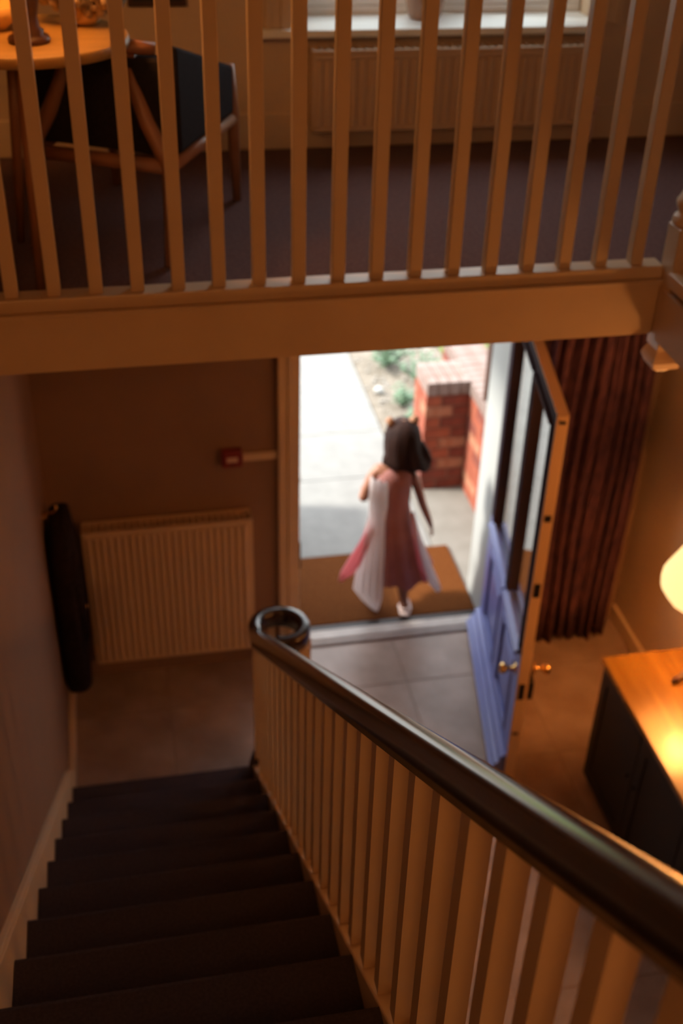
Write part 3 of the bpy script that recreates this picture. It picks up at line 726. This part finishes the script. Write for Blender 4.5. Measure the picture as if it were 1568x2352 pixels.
V = [(1.262, 4.78, .60, (.085, .065)), (1.258, 4.785, .72, (.078, .058)), (1.258, 4.79, .86, (.085, .060)), (1.262, 4.79, .925, (.062, .048)), (1.275, 4.79, .975, .034), (1.288, 4.795, 1.02, .036)]
E_ = chain(V)
def add(parent, pts):
    global V, E_
    prev = parent
    for p in pts:
        V.append(p); E_.append((prev, len(V) - 1)); prev = len(V) - 1
    return prev
# head
add(5, [(1.300, 4.80, 1.075, (.066, .070)), (1.303, 4.80, 1.13, (.074, .082)), (1.303, 4.795, 1.175, (.055, .062))])
# right arm (to the right of the picture) and hand
rw = add(3, [(1.335, 4.785, .925, .034), (1.368, 4.78, .89, .031), (1.40, 4.775, .80, .026), (1.425, 4.77, .715, .023), (1.455, 4.775, .64, .021), (1.480, 4.785, .575, .015), (1.490, 4.79, .545, (.020, .011))])
# left arm, elbow out, forearm forward
lwr = add(3, [(1.185, 4.79, .94, .034), (1.155, 4.785, .905, .031), (1.125, 4.765, .85, .027), (1.108, 4.755, .79, .024), (1.118, 4.83, .755, .021), (1.140, 4.905, .745, .015), (1.15, 4.935, .748, (.011, .020))])
# legs
ra = add(0, [(1.312, 4.78, .50, .060), (1.325, 4.785, .40, .050), (1.335, 4.785, .31, .037), (1.345, 4.765, .21, .036), (1.355, 4.752, .10, .024), (1.357, 4.745, .05, .024)])
add(ra, [(1.372, 4.79, .030, .022), (1.388, 4.835, .022, (.022, .012))])
la = add(0, [(1.215, 4.80, .50, .060), (1.205, 4.83, .40, .050), (1.200, 4.86, .31, .037), (1.200, 4.85, .22, .035), (1.205, 4.825, .125, .024), (1.205, 4.815, .085, .024)])
add(la, [(1.205, 4.86, .045, .022), (1.205, 4.905, .034, (.022, .012))])
body = skin_mesh(V, E_)
# fingers as their own chains, rooted in the palms
def fingers(wrist, d, side, curl, s=1.0):
    out = []
    d = d.normalized(); side = side.normalized()
    for k, (off, ln) in enumerate(((-.012, .040), (-.004, .046), (.004, .043), (.012, .034))):
        p = wrist + side * off
        q = [p - d * .006, p + d * ln * .4, p + d * ln * .75 + curl * .006, p + d * ln + curl * .016]
        out.append([(*a, r) for a, r in zip(q, (.0062, .0056, .0050, .0042))])
    p = wrist - d * .022 - side * .012
    q = [p, p - side * .012 + d * .010, p - side * .017 + d * .024, p - side * .016 + d * .034]
    out.append([(*a, r) for a, r in zip(q, (.0068, .0066, .0056, .0046))])
    return out
allm = [body]
for f in fingers(Vector((1.494, 4.793, .532)), Vector((.28, .10, -.95)), Vector((.2, 1, .15)), Vector((-1, 0, 0))) + fingers(Vector((1.152, 4.945, .748)), Vector((.3, 1, -.15)), Vector((.1, 0, 1)), Vector((1, 0, 0))):
    allm.append(skin_mesh(f, chain(f), 1))
bm = bmesh.new()
for m_ in allm: bm.from_mesh(m_)
# nose and ears
def blob(c, r, sq):
    c = Vector(c) - GO_
    mt = Matrix.Translation(c) @ Matrix.Diagonal((sq[0], sq[1], sq[2], 1))
    bmesh.ops.create_uvsphere(bm, u_segments=10, v_segments=7, radius=r, matrix=mt)
blob((1.303, 4.882, 1.085), .012, (.8, 1.1, 1.1)); blob((1.232, 4.80, 1.09), .018, (.5, .8, 1.2)); blob((1.374, 4.80, 1.09), .018, (.5, .8, 1.2))
for f in bm.faces: f.smooth = True
me = bpy.data.meshes.new('body'); bm.to_mesh(me); bm.free(); me.materials.append(M['skin'])
bo = bpy.data.objects.new('body', me); COL.objects.link(bo); bo.parent = girl
def ug_(mb, name, m, parent=girl):
    o = mb.build(name, m, parent); o.location = -GO_ if parent is girl else (0, 0, 0); return o
for x in (1.275, 1.331): ug_(MB().ball((x, 4.874, 1.108), .0075, 8, 6, (1.2, .6, .8)), 'eye', 'eye')
ug_(MB().ball((1.303, 4.873, 1.048), .012, 8, 6, (1.5, .6, .5)), 'mouth', 'lip')
# hair: bob swinging to the right
hr = MB(); n = 40; rings = []
for z, cxh, rx, ry, cyh in ((1.218, 1.303, .020, .022, 4.79), (1.205, 1.303, .050, .055, 4.79), (1.175, 1.302, .080, .084, 4.788), (1.13, 1.302, .093, .096, 4.785), (1.08, 1.304, .096, .098, 4.78), (1.03, 1.315, .104, .096, 4.775), (1.0, 1.322, .116, .094, 4.77), (.975, 1.330, .128, .088, 4.77), (.965, 1.335, .112, .070, 4.77)):
    r = []
    for i in range(n):
        a = 2 * PI * i / n
        f = 1 + (.035 if z < 1.1 else .015) * math.sin(11 * a + z * 6) + .015 * math.sin(23 * a)
        x = cxh + rx * f * math.cos(a); y_ = cyh + ry * f * math.sin(a)
        if math.sin(a) > .1 and z < 1.15: y_ = min(y_, cyh + .035 + .012 * math.sin(7 * a))   # face stays clear
        dz = 0
        if z < 1.01: dz = -.022 * max(0, math.cos(a)) + .006 * math.sin(9 * a) + .012 * max(0, -math.cos(a))
        r.append((x, y_, z + dz))
    rings.append(r)
hr.loft(rings)
hairo = ug_(hr, 'hair', 'hair')
lk = MB()
for dx, ln in ((0, 1.0), (.012, .85), (-.012, .9)):
    lk.tube([(1.375 + dx, 4.75, 1.10), (1.405 + dx, 4.745, 1.04), (1.425 + dx, 4.745, 1.0 - .0 * ln), (1.437 + dx * .6, 4.745, .965 + .02 * (1 - ln))], [.016, .020, .016, .004], 7)
ug_(lk, 'hair_lock', 'hair'); lk = MB()
for dx in (0, .014): lk.tube([(1.225 + dx, 4.76, 1.06), (1.213 + dx, 4.755, 1.01), (1.198 + dx, 4.755, .992)], [.012, .014, .004], 7)
ug_(lk, 'hair_lock', 'hair')
for sx in (-1, 1):
    x = 1.297 + sx * .052
    bwm = MB().loft([[(x - .018, 4.775, 1.178), (x + .018, 4.775, 1.178), (x + .018, 4.80, 1.178), (x - .018, 4.80, 1.178)], [(x - .026 + sx * .008, 4.775, 1.215), (x + .020 + sx * .010, 4.775, 1.215), (x + .020 + sx * .010, 4.80, 1.215), (x - .026 + sx * .008, 4.80, 1.215)], [(x + sx * .012 - .008, 4.783, 1.238), (x + sx * .012 + .008, 4.783, 1.238), (x + sx * .012 + .008, 4.792, 1.238), (x + sx * .012 - .008, 4.792, 1.238)]])
    ug_(bwm, 'hair_bow', 'tuft')
ug_(MB().tube([(1.303 + .055 * math.cos(a), 4.785, 1.180 + .035 * math.sin(a)) for a in [PI * k / 8 for k in range(9)]], .005, 6), 'hair_band', 'tuft')
# dress
def dress_rings(spec, n=64):
    out = []
    for z, xl, xr, yb, yf, pl_ in spec:
        cx_, rx = (xl + xr) / 2, (xr - xl) / 2; cy_, ry = (yb + yf) / 2, (yf - yb) / 2; r = []
        for i in range(n):
            a = 2 * PI * i / n; f = 1 + pl_ * math.sin(13 * a + 1.5 * math.sin(3 * a))
            r.append((cx_ + rx * f * math.cos(a), cy_ + ry * f * math.sin(a), z + .25 * pl_ * math.sin(6 * a)))
        out.append(r)
    return out
spec = [(.965, 1.225, 1.325, 4.745, 4.835, 0), (.945, 1.185, 1.350, 4.72, 4.85, 0), (.90, 1.165, 1.362, 4.705, 4.865, .005), (.82, 1.158, 1.362, 4.705, 4.87, .008), (.74, 1.162, 1.358, 4.71, 4.865, .012), (.70, 1.160, 1.362, 4.705, 4.87, .02), (.60, 1.145, 1.385, 4.685, 4.895, .035), (.50, 1.128, 1.420, 4.665, 4.92, .05), (.40, 1.110, 1.462, 4.645, 4.945, .06), (.31, 1.095, 1.500, 4.63, 4.965, .065), (.285, 1.092, 1.512, 4.625, 4.97, .065)]
dro = ug_(MB().loft(dress_rings(spec), True, False), 'dress', 'dress')
# white tulle side panels over the dress
def panel(pts, name, m, w, tilt=0):
    mb = MB(); rows = []
    for (x, y_, z), ww in zip(pts, w):
        rows.append([(x + ww * (k / 14 - .5), y_ - tilt * ww * (k / 14 - .5) + min(.011, ww * .12) * math.sin(k * 1.75 + z * 7), z + .10 * ww * math.sin(k * 1.1)) for k in range(15)])
    mb.loft(rows, False, False); o = ug_(mb, name, m); md = o.modifiers.new('solid', 'SOLIDIFY'); md.thickness = .003; return o
panel([(1.170, 4.70, .93), (1.168, 4.695, .80), (1.165, 4.695, .70), (1.150, 4.655, .52), (1.128, 4.625, .38), (1.118, 4.61, .28), (1.135, 4.60, .225), (1.160, 4.605, .175)], 'tulle_panel', 'tulle', [.075, .08, .07, .095, .12, .125, .075, .02], .9)
panel([(1.352, 4.70, .72), (1.385, 4.668, .58), (1.43, 4.645, .43), (1.475, 4.625, .31), (1.505, 4.615, .255)], 'tulle_panel', 'tulle', [.02, .035, .04, .05, .025], -.6)
panel([(1.155, 4.72, .66), (1.11, 4.70, .55), (1.06, 4.69, .44), (1.02, 4.69, .37), (.985, 4.69, .325)], 'ribbon_end', 'pink', [.03, .045, .06, .05, .012], .8)
panel([(1.352, 4.698, .72), (1.37, 4.665, .58), (1.40, 4.642, .43), (1.43, 4.625, .31)], 'ribbon_end', 'pink', [.02, .025, .03, .02])
# sandals
for (ax, ay, az, tx_, ty_, tz_, lab) in ((1.357, 4.742, .0, 1.393, 4.855, .0, 'r'), (1.205, 4.80, .045, 1.205, 4.925, .012, 'l')):
    a = Vector((ax, ay - .022, az + .016)); t = Vector((tx_, ty_, tz_ + .016)); d = (t - a); sdv = Vector((d.y, -d.x, 0)).normalized()
    so_ = MB(); rings = []
    for k in range(9):
        f = k / 8; w_ = (.012 + .020 * math.sin(PI * min(1, .15 + f * .85)) + .006 * f) * (1 if k < 8 else .6)
        p = a + d * f; rings.append([tuple(p + sdv * w_ - Vector((0, 0, .0))), tuple(p - sdv * w_), tuple(p - sdv * w_ + Vector((0, 0, .010))), tuple(p + sdv * w_ + Vector((0, 0, .010)))])
    so_.loft(rings, smooth=False)
    sa = ug_(so_, 'sandal', 'sandal')
    for f, hgt in ((.28, .055), (.55, .036), (.80, .026)):
        p = a + d * f
        MB().tube([tuple(p + sdv * .026 * math.cos(q) + Vector((0, 0, .008 + hgt * math.sin(q)))) for q in [PI * k / 8 for k in range(9)]], .005, 6).build('strap', 'sandal', sa)
    MB().tube([tuple(a + Vector((0, .02, .055)) + .030 * (math.cos(q) * sdv + math.sin(q) * d.normalized())) for q in [2 * PI * k / 12 for k in range(13)]], .005, 6).build('ankle_strap', 'sandal', sa)
